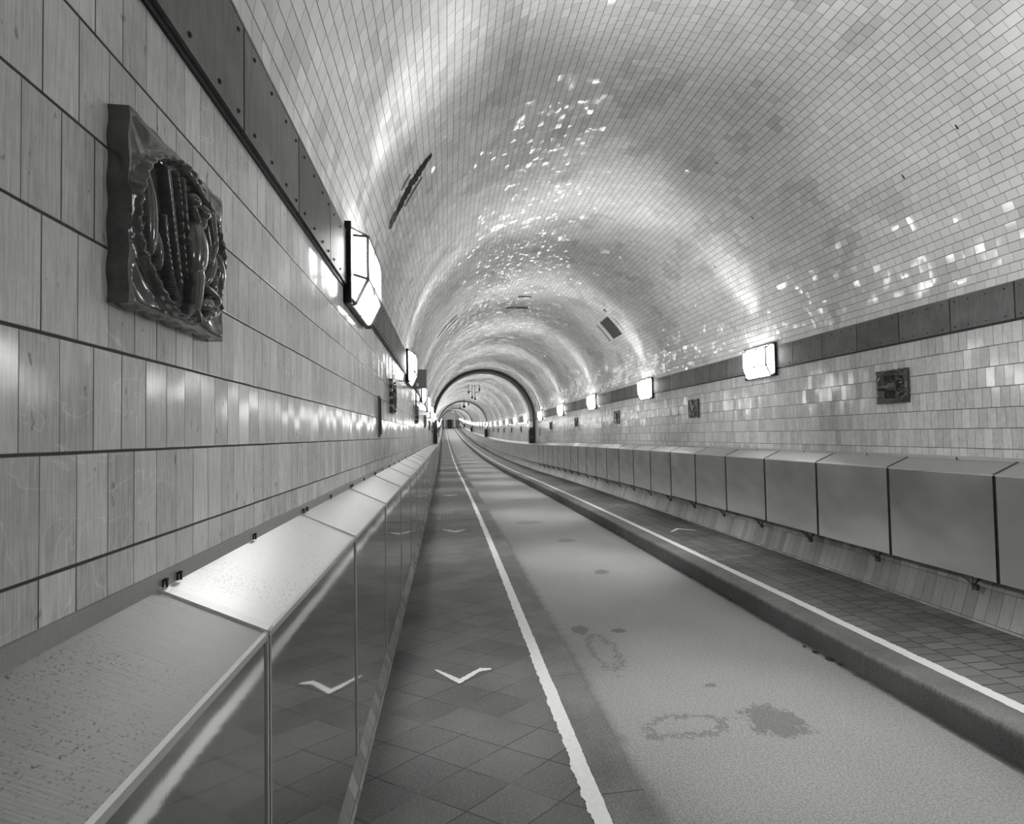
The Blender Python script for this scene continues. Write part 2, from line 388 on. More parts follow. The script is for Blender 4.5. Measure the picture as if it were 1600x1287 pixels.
for s, X in ((1, XL), (-1, XR)):
    n0 = 5 if s > 0 else 7
    sweep('trim_%d' % n0, [(X, .800), (X+s*.008, .800), (X+s*.008, 1.098), (X, 1.098)], Y0, Y1, M['black'])     # dark backing of the plate band
    sweep('trim_%d' % (n0+1), [(X, -.246), (X+s*.006, -.246), (X+s*.008, -.285)], Y0, Y1, M['flash'])           # metal flashing over the ledge
    sweep('trim_%d' % (n0+4), [(X, 1.098), (X+s*.020, 1.098), (X+s*.020, 1.106), (X, 1.112)], Y0, Y1, M['cove'])  # lip under the vault
# ends of the bore
def section(y):
    P = [(XL, ZRD)]+[(XR, ZRD)]+arc
    return [W(x, y, z) for x, z in P]
for nm, y in (('wall_back', Y0), ('wall_end', Y1)):
    P = section(y); o = finish(nm, P, [tuple(range(len(P)))], M['concrete']); tag(o, kind='structure')
# end portal: dark doorway with two pale uprights
e = empty('door_1', CXM, Y1-.5, ZP); tag(e, kind='structure')
m = MB(); m.box(-2.35, 2.35, .1, .4, -.1, 2.15); m.build('portal_frame', M['grey'], e)
m = MB(); m.box(-.75, .45, -.02, .2, -.1, 2.3); m.build('door_leaf', M['black'], e)
for x in (-1.45, 1.15):
    m = MB(); m.box(x-.18, x+.18, -.1, .2, .25, 2.1); m.build('pale_upright', M['light'], e)

# dark arch ribs
for i, y in enumerate(RIB_Y):
    rad, wid = (.15, .75) if i == 0 else (.10, .30)
    P = []; n = 60; prof = [(0, 0), (rad, 0), (rad, wid), (0, wid)]
    path = [(CXM+(VR+.02)*math.cos(PI*k/n), VZ+(VR+.02)*math.sin(PI*k/n), math.cos(PI*k/n), math.sin(PI*k/n)) for k in range(n+1)]
    lo = -.27
    path = [(XR+.03, lo, 1, 0)]+path+[(XL-.03, lo, -1, 0)]
    V = []; Fc = []
    for x, z, nx, nz in path:
        for d, dy in prof: V.append(W(x-nx*d, y+dy, z-nz*d))
    for k in range(len(path)-1):
        for j in range(4): Fc.append((k*4+j, k*4+(j+1) % 4, (k+1)*4+(j+1) % 4, (k+1)*4+j))
    Fc += [(0, 1, 2, 3), tuple((len(path)-1)*4+j for j in (3, 2, 1, 0))]
    o = finish('trim_%d' % (13+i), V, Fc, M['rib']); tag(o, kind='structure')

# bare patches of the vault: ragged shallow scars, parts of the ceiling
def scar(name, yc, hw, A0, A1, mat, ragged=.3, off=.004, seed=1, nu=40, nv=10, taper=True):
    rnd = random.Random(seed); V = []; Fc = []
    for i in range(nu+1):
        t = i/nu; a = math.radians(A0+(A1-A0)*t)
        tp = (math.sin(PI*min(max(t, .03), .97))**.55) if taper else 1
        s0 = hw*tp*(1-ragged*rnd.random()); s1 = hw*tp*(1-ragged*rnd.random())
        for j in range(nv+1):
            q = j/nv; y = yc-s0+(s0+s1)*q
            edge = 1 if (j in (0, nv) or i in (0, nu)) else 0
            r = VR-off*(1-edge)*(.6+.8*rnd.random()) + edge*.004
            V.append(W(CXM+r*math.cos(a), y, VZ+r*math.sin(a)))
    for i in range(nu):
        for j in range(nv): Fc.append((i*(nv+1)+j, i*(nv+1)+j+1, (i+1)*(nv+1)+j+1, (i+1)*(nv+1)+j))
    return finish(name, V, Fc, mat, ceiling)
p = scar('bare_patch', 3.80, .075, 143.5, 158.5, M['hole'], .45, .010, 3); p['label'] = 'long black torn gap where tiles fell off'
scar('bare_patch', 3.93, .022, 147, 154, M['mortar'], .6, .006, 4)
scar('bare_patch', 3.66, .018, 150.5, 154, M['mortar'], .5, .006, 14)
scar('bare_patch', 3.76, .055, 157, 160.5, M['mortar'], .6, .012, 5)
scar('bare_patch', 10.48, .075, 131, 147, M['hole'], .4, .008, 6)
scar('bare_patch', 10.80, .020, 129.5, 138, M['hole'], .4, .006, 7)
scar('bare_patch', 10.93, .035, 34.5, 46.5, M['mortar'], .3, .006, 8, taper=False)
scar('bare_patch', 10.00, .05, 49, 51, M['hole'], .7, .006, 9)
scar('bare_patch', 9.98, .025, 36, 44, M['mortar'], .8, .006, 10)
scar('bare_patch', 17.4, .06, 133, 143, M['mortar'], .6, .006, 11)
scar('bare_patch', 21.3, .06, 8, 33, M['hole'], .6, .008, 12)
for yy, aa, s in ((4.9, 62, 1), (6.3, 38, 2), (3.6, 33, 3), (7.4, 55, 4), (3.1, 36, 5), (5.2, 44, 6)):
    scar('bare_patch', yy, .010, aa, aa+1.3, M['hole'], .2, .004, 20+s, nu=6, nv=3)

# metal cover plates let into the vault
def vault_plate(yc, hw, A0, A1, label, mat):
    V = []; Fc = []; n = 14; yy = (yc-hw, yc+hw)
    for i in range(n+1):
        a = math.radians(A0+(A1-A0)*i/n)
        for r in (VR+.01, VR-.014):
            for y in yy: V.append(W(CXM+r*math.cos(a), y, VZ+r*math.sin(a)))
    for i in range(n):
        b = i*4; Fc += [(b+2, b+3, b+7, b+6), (b, b+2, b+6, b+4), (b+1, b+5, b+7, b+3), (b, b+4, b+5, b+1)]
    Fc += [(0, 1, 3, 2), (n*4, n*4+2, n*4+3, n*4+1)]
    o = finish('cover_plate', V, Fc, mat); tag(o, label, 'cover plate', 'dark plates on the vault'); return o
vault_plate(10.42, .26, 34.8, 46.5, 'dark rectangular plate on the right side of the vault above the lamps', M['dark'])
vault_plate(11.02, .035, 86.5, 93.8, 'small thin dark strip plate at the crown of the vault, nearer of the two', M['dark'])
vault_plate(11.99, .06, 84.3, 97.5, 'longer dark strip plate at the crown of the vault, just behind the thin one', M['dark'])

# ------------------------------------------------------------------ painted lines and marks on the floor
def painted_line(x0, x1, label, rag0, rag1):
    V = []; Fc = []; UVs = []; y = .8; ys = []
    while y < Y1-1: ys.append(y); y += .010 if y < 9 else (.05 if y < 25 else 1.0)
    j0 = j1 = 0
    for y in ys:
        if y < 25: j0 = .6*j0+random.gauss(0, rag0); j1 = .6*j1+random.gauss(0, rag1)
        else: j0 = j1 = 0
        for x in (x0+j0, x1+j1): V.append(W(x, y, ZP+.0025)); UVs.append((y, x))
    for i in range(len(ys)-1): Fc.append((2*i, 2*i+1, 2*i+3, 2*i+2))
    o = finish('painted_line', V, Fc, M['paint'], uvs=UVs); tag(o, label, 'painted line')
painted_line(.556, .634, 'long worn white edge line on the left footway beside the kerb', .0030, .0012)
painted_line(3.082, 3.172, 'long worn white edge line on the right footway beside the raised kerb', .0012, .0022)
def arrow(pts, wd, label, group=None):
    V = []; Fc = []; UVs = []
    P = []
    for i in range(len(pts)-1):
        a, b = Vector(pts[i]), Vector(pts[i+1]); n = max(2, int((b-a).length/.012))
        P += [a.lerp(b, k/n) for k in range(n)]
    P.append(Vector(pts[-1]))
    for i, q in enumerate(P):
        t = i/(len(P)-1); hw = wd*(.25+.75*math.sin(PI*min(max(t, .0), 1))**.5)*(1+random.uniform(-.18, .18))
        for dy in (-hw, hw): V.append(W(q.x, q.y+dy, ZP+.003)); UVs.append((q.y+dy, q.x))
    for i in range(len(P)-1): Fc.append((2*i, 2*i+1, 2*i+3, 2*i+2))
    o = finish('painted_arrow', V, Fc, M['paint'], uvs=UVs); tag(o, label, 'arrow marking', group)
arrow([(-.105, 3.262), (.052, 3.085), (.190, 3.215), (.266, 3.215)], .028, 'white painted chevron on the left footway, nearest the viewer', 'painted chevrons')
arrow([(-.10, 8.06), (.112, 7.84), (.272, 7.98)], .045, 'white painted chevron on the left footway just before the drain grate', 'painted chevrons')
arrow([(-.13, 12.9), (.09, 12.7), (.28, 12.9)], .06, 'white painted chevron on the left footway beyond the drain grate', 'painted chevrons')
arrow([(3.44, 7.12), (3.66, 7.33), (3.86, 7.14)], .04, 'white painted chevron on the right footway', 'painted chevrons')

# drain grate
gx0, gx1, gy0, gy1 = -.17, .545, 9.02, 9.42
e = empty('drain_grate', (gx0+gx1)/2, (gy0+gy1)/2, ZP); tag(e, 'slotted iron drain grate across the left footway', 'drain grate')
m = MB(); w2, d2 = (gx1-gx0)/2, (gy1-gy0)/2
m.box(-w2, w2, -d2, d2, -.03, .0015); m.build('sump', M['black'], e)
m = MB()
for sx in (-1, 1): m.box(sx*w2-.012, sx*w2+.012, -d2, d2, -.01, .005)
for sy in (-1, 1): m.box(-w2, w2, sy*d2-.02, sy*d2+.02, -.01, .005)
m.build('frame', M['grate'], e)
for i in range(16):
    x = -w2+(i+.5)*2*w2/16
    m = MB(); m.box(x-.011, x+.011, -d2+.02, d2-.02, -.01, .004); m.build('bar', M['grate'], e)

# debris by the right kerb
for k_, (x, y, r) in enumerate(((2.80, 3.42, .018), (2.815, 3.30, .024), (2.83, 3.22, .016), (2.79, 3.52, .012), (2.84, 4.6, .014), (2.835, 5.4, .015))):
    bm = bmesh.new(); bmesh.ops.create_icosphere(bm, subdivisions=2, radius=r)
    for v in bm.verts: v.co = Vector((v.co.x*(1+random.uniform(-.3, .3)), v.co.y*(1.2+random.uniform(-.3, .3)), v.co.z*.45))
    me = bpy.data.meshes.new('gravel_clump'); bm.to_mesh(me); bm.free(); me.materials.append(M['hole'])
    o = bpy.data.objects.new('gravel_clump', me); col.objects.link(o); o.location = W(x, y, ZRD+r*.35)
    tag(o, 'small dark clump of dirt in the gutter against the right kerb, %s from the front' % ORD[sorted((3.42, 3.30, 3.22, 3.52, 4.6, 5.4)).index(y)], 'debris', 'dirt clumps in the gutter')

# ------------------------------------------------------------------ steel ledge boxes
def ledge_unit(side, width, near):
    s = 1 if side < 0 else -1; X = XL if side < 0 else XR
    Xf = -.345-XL if side < 0 else XR-4.085          # depth of the ledge
    zt, zf, zb = -.275, -.364, (-1.155 if side < 0 else -1.178)
    e = bpy.data.objects.new('ledge_box', None); col.objects.link(e); e.empty_display_size = .05
    base = zb
    def P(d, z): return (s*d, z-base)
    g = .004; y0, y1 = g, width-g
    m = MB()                                           # folded top cover
    m.prism([P(.004, zt), P(.004, zt-.012), P(Xf-.006, zf-.014), P(Xf, zf-.010), P(Xf, zf-.001), P(Xf-.004, zf+.001)], y0, y1)
    c = m.build('top_cover', M['cover'], e)
    m = MB(); m.prism([P(Xf-.010, zf-.012), P(Xf+.001, zf-.012), P(Xf+.001, zb), P(Xf-.010, zb)], y0, y1); m.prism([P(Xf-.03, zb), P(Xf+.001, zb), P(Xf+.001, zb+.008), P(Xf-.03, zb+.008)], y0, y1)
    m.build('front_panel', M['panel'] if side < 0 else M['panel_right'], e)
    if near:
        m = MB()                                       # raised seam at the near end
        m.prism([P(.004, zt+.004), P(.004, zt-.01), P(Xf, zf-.010), P(Xf+.002, zf+.003)], *((-.004, .022) if side < 0 else (-.008, .008)))
        m.build('seam_strip', M['edge'] if side < 0 else M['dark'], c)
        m = MB(); m.prism([P(Xf-.003, zf+.0015), P(Xf+.003, zf-.002), P(Xf+.003, zf-.014), P(Xf-.003, zf-.012)], y0, y1); m.build('edge_fold', M['edge'], c)
        m = MB(); m.box(min(s*(Xf-.002), s*(Xf+.004)), max(s*(Xf-.002), s*(Xf+.004)), -.010, -.003, .0, zf-.01-base)
        m.box(min(s*(Xf-.002), s*(Xf+.004)), max(s*(Xf-.002), s*(Xf+.004)), .003, .010, .0, zf-.01-base); m.build('joint_strip', M['edge'] if side < 0 else M['black'], e)
        for yy in ((.012, .060, width/2) if side < 0 else (width/2,)):
            m = MB(); m.cyl((s*.010, yy, zt+.014-base), .0035, s*.006, 'x', 8)
            m.bar((s*.014, yy, zt+.012-base), (s*.014, yy, zt+.000-base), .0018); m.bar((s*.010, yy-.004, zt+.016-base), (s*.010, yy-.004, zt+.000-base), .0014); m.build('hook', M['black'], c)
        # triangular support bracket below the panel
        m = MB(); yb = width*.10; b = .004
        yb = width*.22; A = (s*(Xf-.015), yb, zb-base); B = (s*(Xf-.085), yb+.05, zb-base-.095)
        m.bar(A, B, .005); m.bar((s*(Xf-.015), yb+.10, zb-base), B, .005); m.bar((s*.05, yb+.05, zb-base-.02), B, .005); m.bar(A, (s*(Xf-.015), yb+.10, zb-base), .005)
        m.box(min(s*(Xf-.115), s*(Xf-.085)), max(s*(Xf-.115), s*(Xf-.085)), yb+.03, yb+.065, zb-base-.13, zb-base-.085)
        m.build('bracket', M['dark'], e)
    return e, base
def ordw(n):
    if n < 19: return ORD[n]
    t, u = divmod(n+1, 10)
    if u == 0: return ['twentieth', 'thirtieth', 'fortieth', 'fiftieth', 'sixtieth', 'seventieth'][t-2]
    return ['twenty', 'thirty', 'forty', 'fifty', 'sixty', 'seventy'][t-2]+'-'+ORD[u-1]
def station(y, cnt):
    '''place of a repeat: its turn between two of the dark arches'''
    k = sum(1 for r in RIB_Y if y > r); cnt[k] = cnt.get(k, 0)+1
    base = 'counting from the front' if k == 0 else 'beyond the %s dark arch' % ORD[k-1]
    return '%s %s' % (ordw(cnt[k]-1), base)
def side_word(s): return 'left' if s < 0 else 'right'
def lay_ledges(side, start, width):
    X = XL if side < 0 else XR
    near, base = ledge_unit(side, width, True); far = None
    y = start; i = 0; first = True; cnt = {}
    while y < Y1-1:
        isnear = y < 21.5
        if isnear: o = near if first else copy_tree(near); first = False
        else:
            if far is None: far, _ = ledge_unit(side, width, False); o = far
            else: o = copy_tree(far)
        put(o, X, y, base)
        lb = 'brushed steel ledge box on the %s wall, %s' % (side_word(side), station(y, cnt))
        tag(o, lb, 'steel ledge box', 'steel ledge boxes along the %s wall' % side_word(side))
        y += width; i += 1
lay_ledges(-1, .965-.862, .862)
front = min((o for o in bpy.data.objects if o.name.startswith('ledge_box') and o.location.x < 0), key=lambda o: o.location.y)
for ch in front.children:          # the nearest cover is speckled; its weaker reflection is put into a darker colour
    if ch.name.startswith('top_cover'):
        ch.data = ch.data.copy(); ch.data.materials[0] = M['cover_speckled_dim']; ch['label'] = 'speckled top cover, base darkened for its weak reflection'
lay_ledges(1, -.377+.8766*3, .8766)

# ------------------------------------------------------------------ riveted band plates
def band_plate(side, width, near):
    s = 1 if side < 0 else -1; m = MB()
    m.box(min(s*.008, s*.018), max(s*.008, s*.018), .004, width-.004, 0, .280)
    if near:
        m.mi = 1
        for fy in (.14, .42, .70, .92):
            for z in (.030, .245): m.cyl((s*.018, width*fy, z), .0065, s*.005, 'x', 8, .004)
    return m.build('band_plate', [M['plate'], M['black']])
LAMPY = {-1: 2.60, 1: 5.74}; PER = 3.76
def lay_plates(side, start, width):
    X = XL if side < 0 else XR; a = band_plate(side, width, True); b = band_plate(side, width, False)
    y = start; first = {True: True, False: True}; n = 0; seg = {}; cnt = {}
    while y < Y1-1 and n < 150:
        nr = y < 22; o = a if nr else b
        if not first[nr]: o = o.copy(); col.objects.link(o)
        first[nr] = False; put(o, X, y, .817)
        k = math.floor((y-LAMPY[side]+.1)/PER); seg[k] = seg.get(k, 0)+1
        if nr:
            where = 'before the first visible lamp' if k < 0 else 'after the %s visible lamp' % ORD[k]
            lb = 'grey riveted metal band plate on the %s, %s %s' % (side_word(side), ORD[seg[k]-1], where)
        else: lb = 'small grey band plate on the %s, %s' % (side_word(side), station(y, cnt))
        tag(o, lb, 'metal plate', 'band plates above the %s tiles' % side_word(side))
        y += width; n += 1
    V = sweep('far_band_strip', [(X+(.008 if side < 0 else -.008), .817), (X+(.018 if side < 0 else -.018), .817), (X+(.018 if side < 0 else -.018), 1.095)], y, Y1, M['plate'], kind='stuff')
    tag(V, 'distant continuous run of grey plates on the %s wall near the tunnel end' % side_word(side), 'metal plates')
lay_plates(-1, 1.319-.47*2, .47)
lay_plates(1, 4.036-.47*4, .47)

# ------------------------------------------------------------------ wall lamps
BEAMS = []
for i in range(6):
    ld = bpy.data.lights.new('added_beam', 'SPOT'); ld.energy = BEAM*(.35 if i in (0, 5) else 1.0); ld.spot_size = math.radians(45); ld.spot_blend = 1.0; ld.shadow_soft_size = .09
    BEAMS.append(ld)
for i in range(2):      # the far lamps are seen as specks: two wide beams do
    ld = bpy.data.lights.new('added_beam', 'SPOT'); ld.energy = BEAM*1.5; ld.spot_size = math.radians(95); ld.spot_blend = 1.0; ld.shadow_soft_size = .09
    BEAMS.append(ld)
def make_lamp(side, near=True):
    s = 1 if side < 0 else -1
    e = bpy.data.objects.new('wall_lamp', None); col.objects.link(e); e.empty_display_size = .05
    Ln = .64; zb, zt = 0.0, .43      # from .72 to 1.15
    prof = [(.022, .428), (.105, .385), (.105, .150), (.040, .012), (.022, .012)]   # (depth, height)
    def ring(y, k): return [(s*(.022+(d-.022)*k), y, .20+(z-.20)*(1-(1-k)*.12)) for d, z in prof]
    # back plate
    m = MB(); m.prism([(s*.0, .0), (s*.024, .0), (s*.024, .44), (s*.0, .44)], 0, Ln)
    m.box(min(0, s*.034), max(0, s*.034), 0, .014, .0, .44); m.box(min(0, s*.034), max(0, s*.034), Ln-.014, Ln, .0, .44)
    m.build('back_plate', M['black'], e)
    # glass
    A, B, C_, D = ring(.016, 0.20), ring(.075, 1), ring(Ln-.075, 1), ring(Ln-.016, 0.20)
    V = A+B+C_+D; n = 5; Fc = []
    for r in range(3):
        for j in range(n-1): Fc.append((r*n+j, r*n+j+1, (r+1)*n+j+1, (r+1)*n+j))
    Fc += [tuple(range(n-1, -1, -1)), tuple(3*n+j for j in range(n))]
    m = MB(); m.poly(V, Fc); m.build('glass', M['glow'], e)
    # glazing bars
    m = MB()
    B, C_ = ring(.073, 1.05), ring(Ln-.073, 1.05)
    for R_ in (B, C_):
        for j in range(n-1): m.bar(R_[j], R_[j+1], .0070)
    mid = [(p[0], (B[0][1]+C_[0][1])/2, p[2]) for p in B]
    for j in range(n-1): m.bar(mid[j], mid[j+1], .0050)
    for j in (1, 2): m.bar(B[j], C_[j], .0070)
    for j in (0, 4): m.bar(B[j], C_[j], .006)
    for j in (0, 1, 2, 3): m.bar(A[j], B[j], .0070); m.bar(C_[j], D[j], .0070)
    m.build('glazing_bars', M['dark'], e)
    for i, a in enumerate((80, 48, 16, -16, -48, -80)) if near else enumerate((45, -40), 6):    # spots added before the glass, fanned across the bore for the light bands
        ld = BEAMS[i]; o = bpy.data.objects.new('added_beam', ld); col.objects.link(o); o.parent = e
        o.location = (s*.15, Ln/2, .25+(.13 if a > 60 else (-.13 if a < -60 else 0)))
        d = Vector((s*math.cos(math.radians(a)), 0, math.sin(math.radians(a))))
        o.rotation_euler = d.to_track_quat('-Z', 'Y').to_euler()
    return e
def lay_lamps(side, start):
    X = XL if side < 0 else XR; a = make_lamp(side); b = make_lamp(side, False); first = {True: True, False: True}
    y = start-PER*2; k = -2; cnt = {}
    while y < Y1-2:
        if not any(abs(y+.3-ry) < .35 for ry in RIB_Y) or True:
            nr = y < 75; o = a if nr else b
            if not first[nr]: o = copy_tree(o)
            first[nr] = False
            put(o, X+(.010 if side < 0 else -.010), y, .718)
            if k < 0: lb = 'glowing wall lamp on the %s wall outside the picture, %s before the first visible one' % (side_word(side), ORD[-k-1])
            elif y < 21.5: lb = 'glowing faceted wall lamp on the %s wall, %s from the front' % (side_word(side), ORD[k])
            else: lb = 'small glowing wall lamp on the %s wall, %s' % (side_word(side), station(y, cnt))
            tag(o, lb, 'wall lamp', 'wall lamps along the %s wall' % side_word(side))
        y += PER; k += 1
lay_lamps(-1, LAMPY[-1]); lay_lamps(1, LAMPY[1])

# ------------------------------------------------------------------ relief plaques
def heights(kind, n):
    U, V = np.meshgrid(np.linspace(0, 1, n), np.linspace(0, 1, n), indexing='ij')
    H = np.full_like(U, .30)
    rng = np.random.RandomState(kind+5)
    def cap(x0, y0, x1, y1, r0, r1, amp, base=.2, mode='max'):
        nonlocal H
        dx, dy = x1-x0, y1-y0; L2 = dx*dx+dy*dy+1e-9
        t = np.clip(((U-x0)*dx+(V-y0)*dy)/L2, 0, 1); r = r0+(r1-r0)*t
        d = np.hypot(U-x0-t*dx, V-y0-t*dy)/r
        h = base+amp*np.sqrt(np.clip(1-d*d, 0, 1)); H = np.where(d < 1, np.maximum(H, h), H)
    def curve(P, r0, r1, amp, base=.2):
        for i in range(len(P)-1):
            a, b = i/(len(P)-1), (i+1)/(len(P)-1)
            cap(*P[i], *P[i+1], r0+(r1-r0)*a, r0+(r1-r0)*b, amp, base)
    def ell(cx, cy, rx, ry, amp, rot=0, base=.2):
        nonlocal H
        c, s_ = math.cos(rot), math.sin(rot); x = (U-cx)*c+(V-cy)*s_; y = -(U-cx)*s_+(V-cy)*c
        d = np.hypot(x/rx, y/ry); H = np.where(d < 1, np.maximum(H, base+amp*np.sqrt(np.clip(1-d*d, 0, 1))), H)
    rad = np.hypot(U-.5, V-.5); ang = np.arctan2(V-.5, U-.5)
    # carved corners
    H = H+.10*np.sin(30*(V+.12*np.sin(9*U))+4*U)*(rad > .5)
    H = np.where(rad < .47, .0+.04*np.sin(ang*7)*(rad > .3), H)
    if kind == 0:
        rim = np.exp(-((rad-.46)/.030)**2)*(.80+.05*np.sin(ang*40)+.08*np.sin(ang*5)); H = np.maximum(H, rim)
        ell(.165, .52, .050, .23, .55, .06); ell(.235, .36, .035, .12, .45, .2)
        curve([(.29, .84), (.33, .66), (.38, .42), (.42, .22)], .024, .016, .55)
        curve([(.37, .86), (.41, .70), (.44, .45), (.47, .28)], .015, .012, .6)
        curve([(.44, .86), (.47, .66), (.49, .5)], .02, .012, .6)
        curve([(.27, .56), (.29, .42), (.33, .26), (.40, .13)], .018, .014, .5)
        ell(.62, .50, .105, .20, .95, -.06); curve([(.62, .34), (.60, .22), (.57, .11), (.60, .05)], .065, .025, .8)
        curve([(.57, .12), (.50, .06)], .04, .02, .6); curve([(.58, .12), (.68, .07)], .04, .02, .6)
        ell(.56, .79, .055, .055, .9); ell(.68, .77, .055, .06, .9); ell(.56, .79, .028, .028, .1); 
        curve([(.56, .74), (.60, .68)], .03, .03, .7); curve([(.68, .72), (.66, .67)], .03, .03, .7)
        curve([(.72, .70), (.76, .58), (.74, .46)], .022, .016, .6)
        curve([(.80, .80), (.84, .62), (.77, .48)], .045, .03, .65); ell(.80, .44, .05, .16, .65, -.5); ell(.92, .46, .05, .15, .7, .1)
        curve([(.74, .30), (.86, .28), (.93, .22)], .03, .02, .6); ell(.76, .20, .10, .05, .6, .4); ell(.86, .36, .04, .09, .5)
        curve([(.47, .95), (.60, .93), (.74, .88)], .03, .03, .5)
    elif kind == 1:      # lobster, lying along the plaque
        rim = np.exp(-((rad-.465)/.025)**2)*.45; H = np.maximum(H, rim)
        ell(.50, .50, .20, .13, .85); curve([(.66, .50), (.80, .50), (.93, .49)], .09, .05, .75)
        for i in range(5): cap(.66+.055*i, .42, .66+.055*i, .58, .018, .018, .9)
        for i in range(5):
            x = .40+.065*i
            curve([(x, .60), (x+.05, .72), (x+.02, .84)], .018, .012, .6); curve([(x, .40), (x+.05, .28), (x+.02, .16)], .018, .012, .6)
        curve([(.36, .60), (.28, .68)], .03, .03, .7); ell(.22, .70, .12, .055, .9, .5); curve([(.17, .80), (.30, .82)], .02, .01, .7)
        curve([(.36, .40), (.28, .32)], .03, .03, .7); ell(.22, .28, .12, .055, .9, -.5); curve([(.17, .18), (.30, .16)], .02, .01, .7)
        ell(.50, .5, .03, .03, 1.05); curve([(.32, .52), (.12, .58)], .012, .008, .6); curve([(.32, .48), (.12, .42)], .012, .008, .6)
        for i in range(9): cap(.02+.02*i, .02, .02, .02+.02*i, .006, .006, .5)
    elif kind == 2:      # arching seal
        curve([(.22, .30), (.36, .26), (.48, .40), (.52, .62), (.60, .84)], .07, .09, .9)
        curve([(.60, .84), (.72, .90)], .06, .03, .8); ell(.40, .62, .09, .2, .7, -.3)
        curve([(.30, .18), (.52, .10), (.74, .16)], .06, .05, .6); curve([(.70, .70), (.76, .45), (.66, .25)], .035, .02, .6)
        for i in range(6): cap(.1+.14*i, .06, .17+.14*i, .12, .03, .02, .5)
    elif kind == 3:      # fish
        curve([(.35, .15), (.45, .35), (.5, .55), (.47, .78)], .05, .10, .9); ell(.48, .80, .10, .08, .9)
        curve([(.35, .15), (.22, .08)], .05, .03, .7); curve([(.35, .15), (.45, .05)], .05, .03, .7)
        ell(.64, .5, .05, .14, .6, .3); ell(.30, .52, .05, .12, .6, -.3)
    else:
        for i in range(7):
            a = i*.9+kind; curve([(.5, .5), (.5+.2*math.cos(a), .5+.2*math.sin(a)), (.5+.38*math.cos(a+.5), .5+.38*math.sin(a+.5))], .07, .02, .7)
        ell(.5, .5, .14, .16, .95)
    eb = np.minimum(np.minimum(U, 1-U), np.minimum(V, 1-V)); H = np.where(eb < .03, .30, H)
    return H
def make_plaque(side, kind, n, label, wd=.325):
    """height field slab; local x away from wall, y along, z up"""
    s = 1 if side < 0 else -1; H = heights(kind, n); amp = .028; th = .032
    V = []; Fc = []
    e_ = np.linspace(0, 1, n)
    for i in range(n):
        for j in range(n):
            y = (e_[i] + (.006*math.sin(9*e_[j]*PI+i*.0) if i in (0, n-1) else 0))*wd; z = (e_[j] + (.006*math.sin(11*e_[i]*PI) if j in (0, n-1) else 0))*wd
            V.append((s*(th-.008+amp*H[i, j]), y, z))
    for i in range(n-1):
        for j in range(n-1): Fc.append((i*n+j, (i+1)*n+j, (i+1)*n+j+1, i*n+j+1))
    b = [(i, 0) for i in range(n)]+[(n-1, j) for j in range(1, n)]+[(i, n-1) for i in range(n-2, -1, -1)]+[(0, j) for j in range(n-2, 0, -1)]
    k0 = len(V); ring = [i*n+j for i, j in b]
    for q in ring: V.append((0, V[q][1], V[q][2]))
    nb = len(ring)
    for t in range(nb): Fc.append((ring[t], ring[(t+1) % nb], k0+(t+1) % nb, k0+t))
    o = finish('relief_plaque', V, Fc, M['bronze'], smooth=True)
    bm = bmesh.new(); bm.from_mesh(o.data); bmesh.ops.recalc_face_normals(bm, faces=bm.faces)
    for ed in bm.edges:
        if len(ed.link_faces) == 2 and ed.calc_face_angle(0) > 1.0: ed.smooth = False
    bm.to_mesh(o.data); bm.free()
    tag(o, label, 'relief plaque', 'relief plaques on the %s wall' % side_word(side)); return o
descs = {-1: ['large dark relief plaque with fish and shells in a ring, nearest on the left wall', 'second dark relief plaque along the left wall, just before the second lamp'],
         1: ['dark square relief plaque of a lobster in a circle, nearest on the right wall', 'dark relief plaque of a curved sea animal, second on the right wall']}
def lay_plaques(side, start, nmax):
    X = XL if side < 0 else XR; masters = {}
    y = start; k = 0; cnt = {}
    kinds = [0, 3, 2, 4, 5, 3] if side < 0 else [1, 2, 3, 5, 4, 3]
    while y < Y1-3 and k < nmax:
        if min(abs(y+.16-ry-.3) for ry in RIB_Y) > .55:
            kd = kinds[k] if k < 6 else 10+(k % 2)
            lb = descs[side][k] if k < 2 else ('dark relief plaque on the %s wall, %s from the front' % (side_word(side), ORD[k]) if y < 21 else 'tiny dark relief plaque on the %s wall, %s' % (side_word(side), station(y, cnt)))
            if kd in masters and k >= 6: o = masters[kd].copy(); col.objects.link(o); tag(o, lb)
            else: o = make_plaque(side, kd, 130 if (k == 0 and side < 0) else (90 if k == 0 else (50 if k < 3 else 20)), lb); masters[kd] = o
            o['label'] = lb; put(o, X, y, .225 if side < 0 else .24)
        y += PER; k += 1
lay_plaques(-1, .835, 34); lay_plaques(1, 3.96, 34)

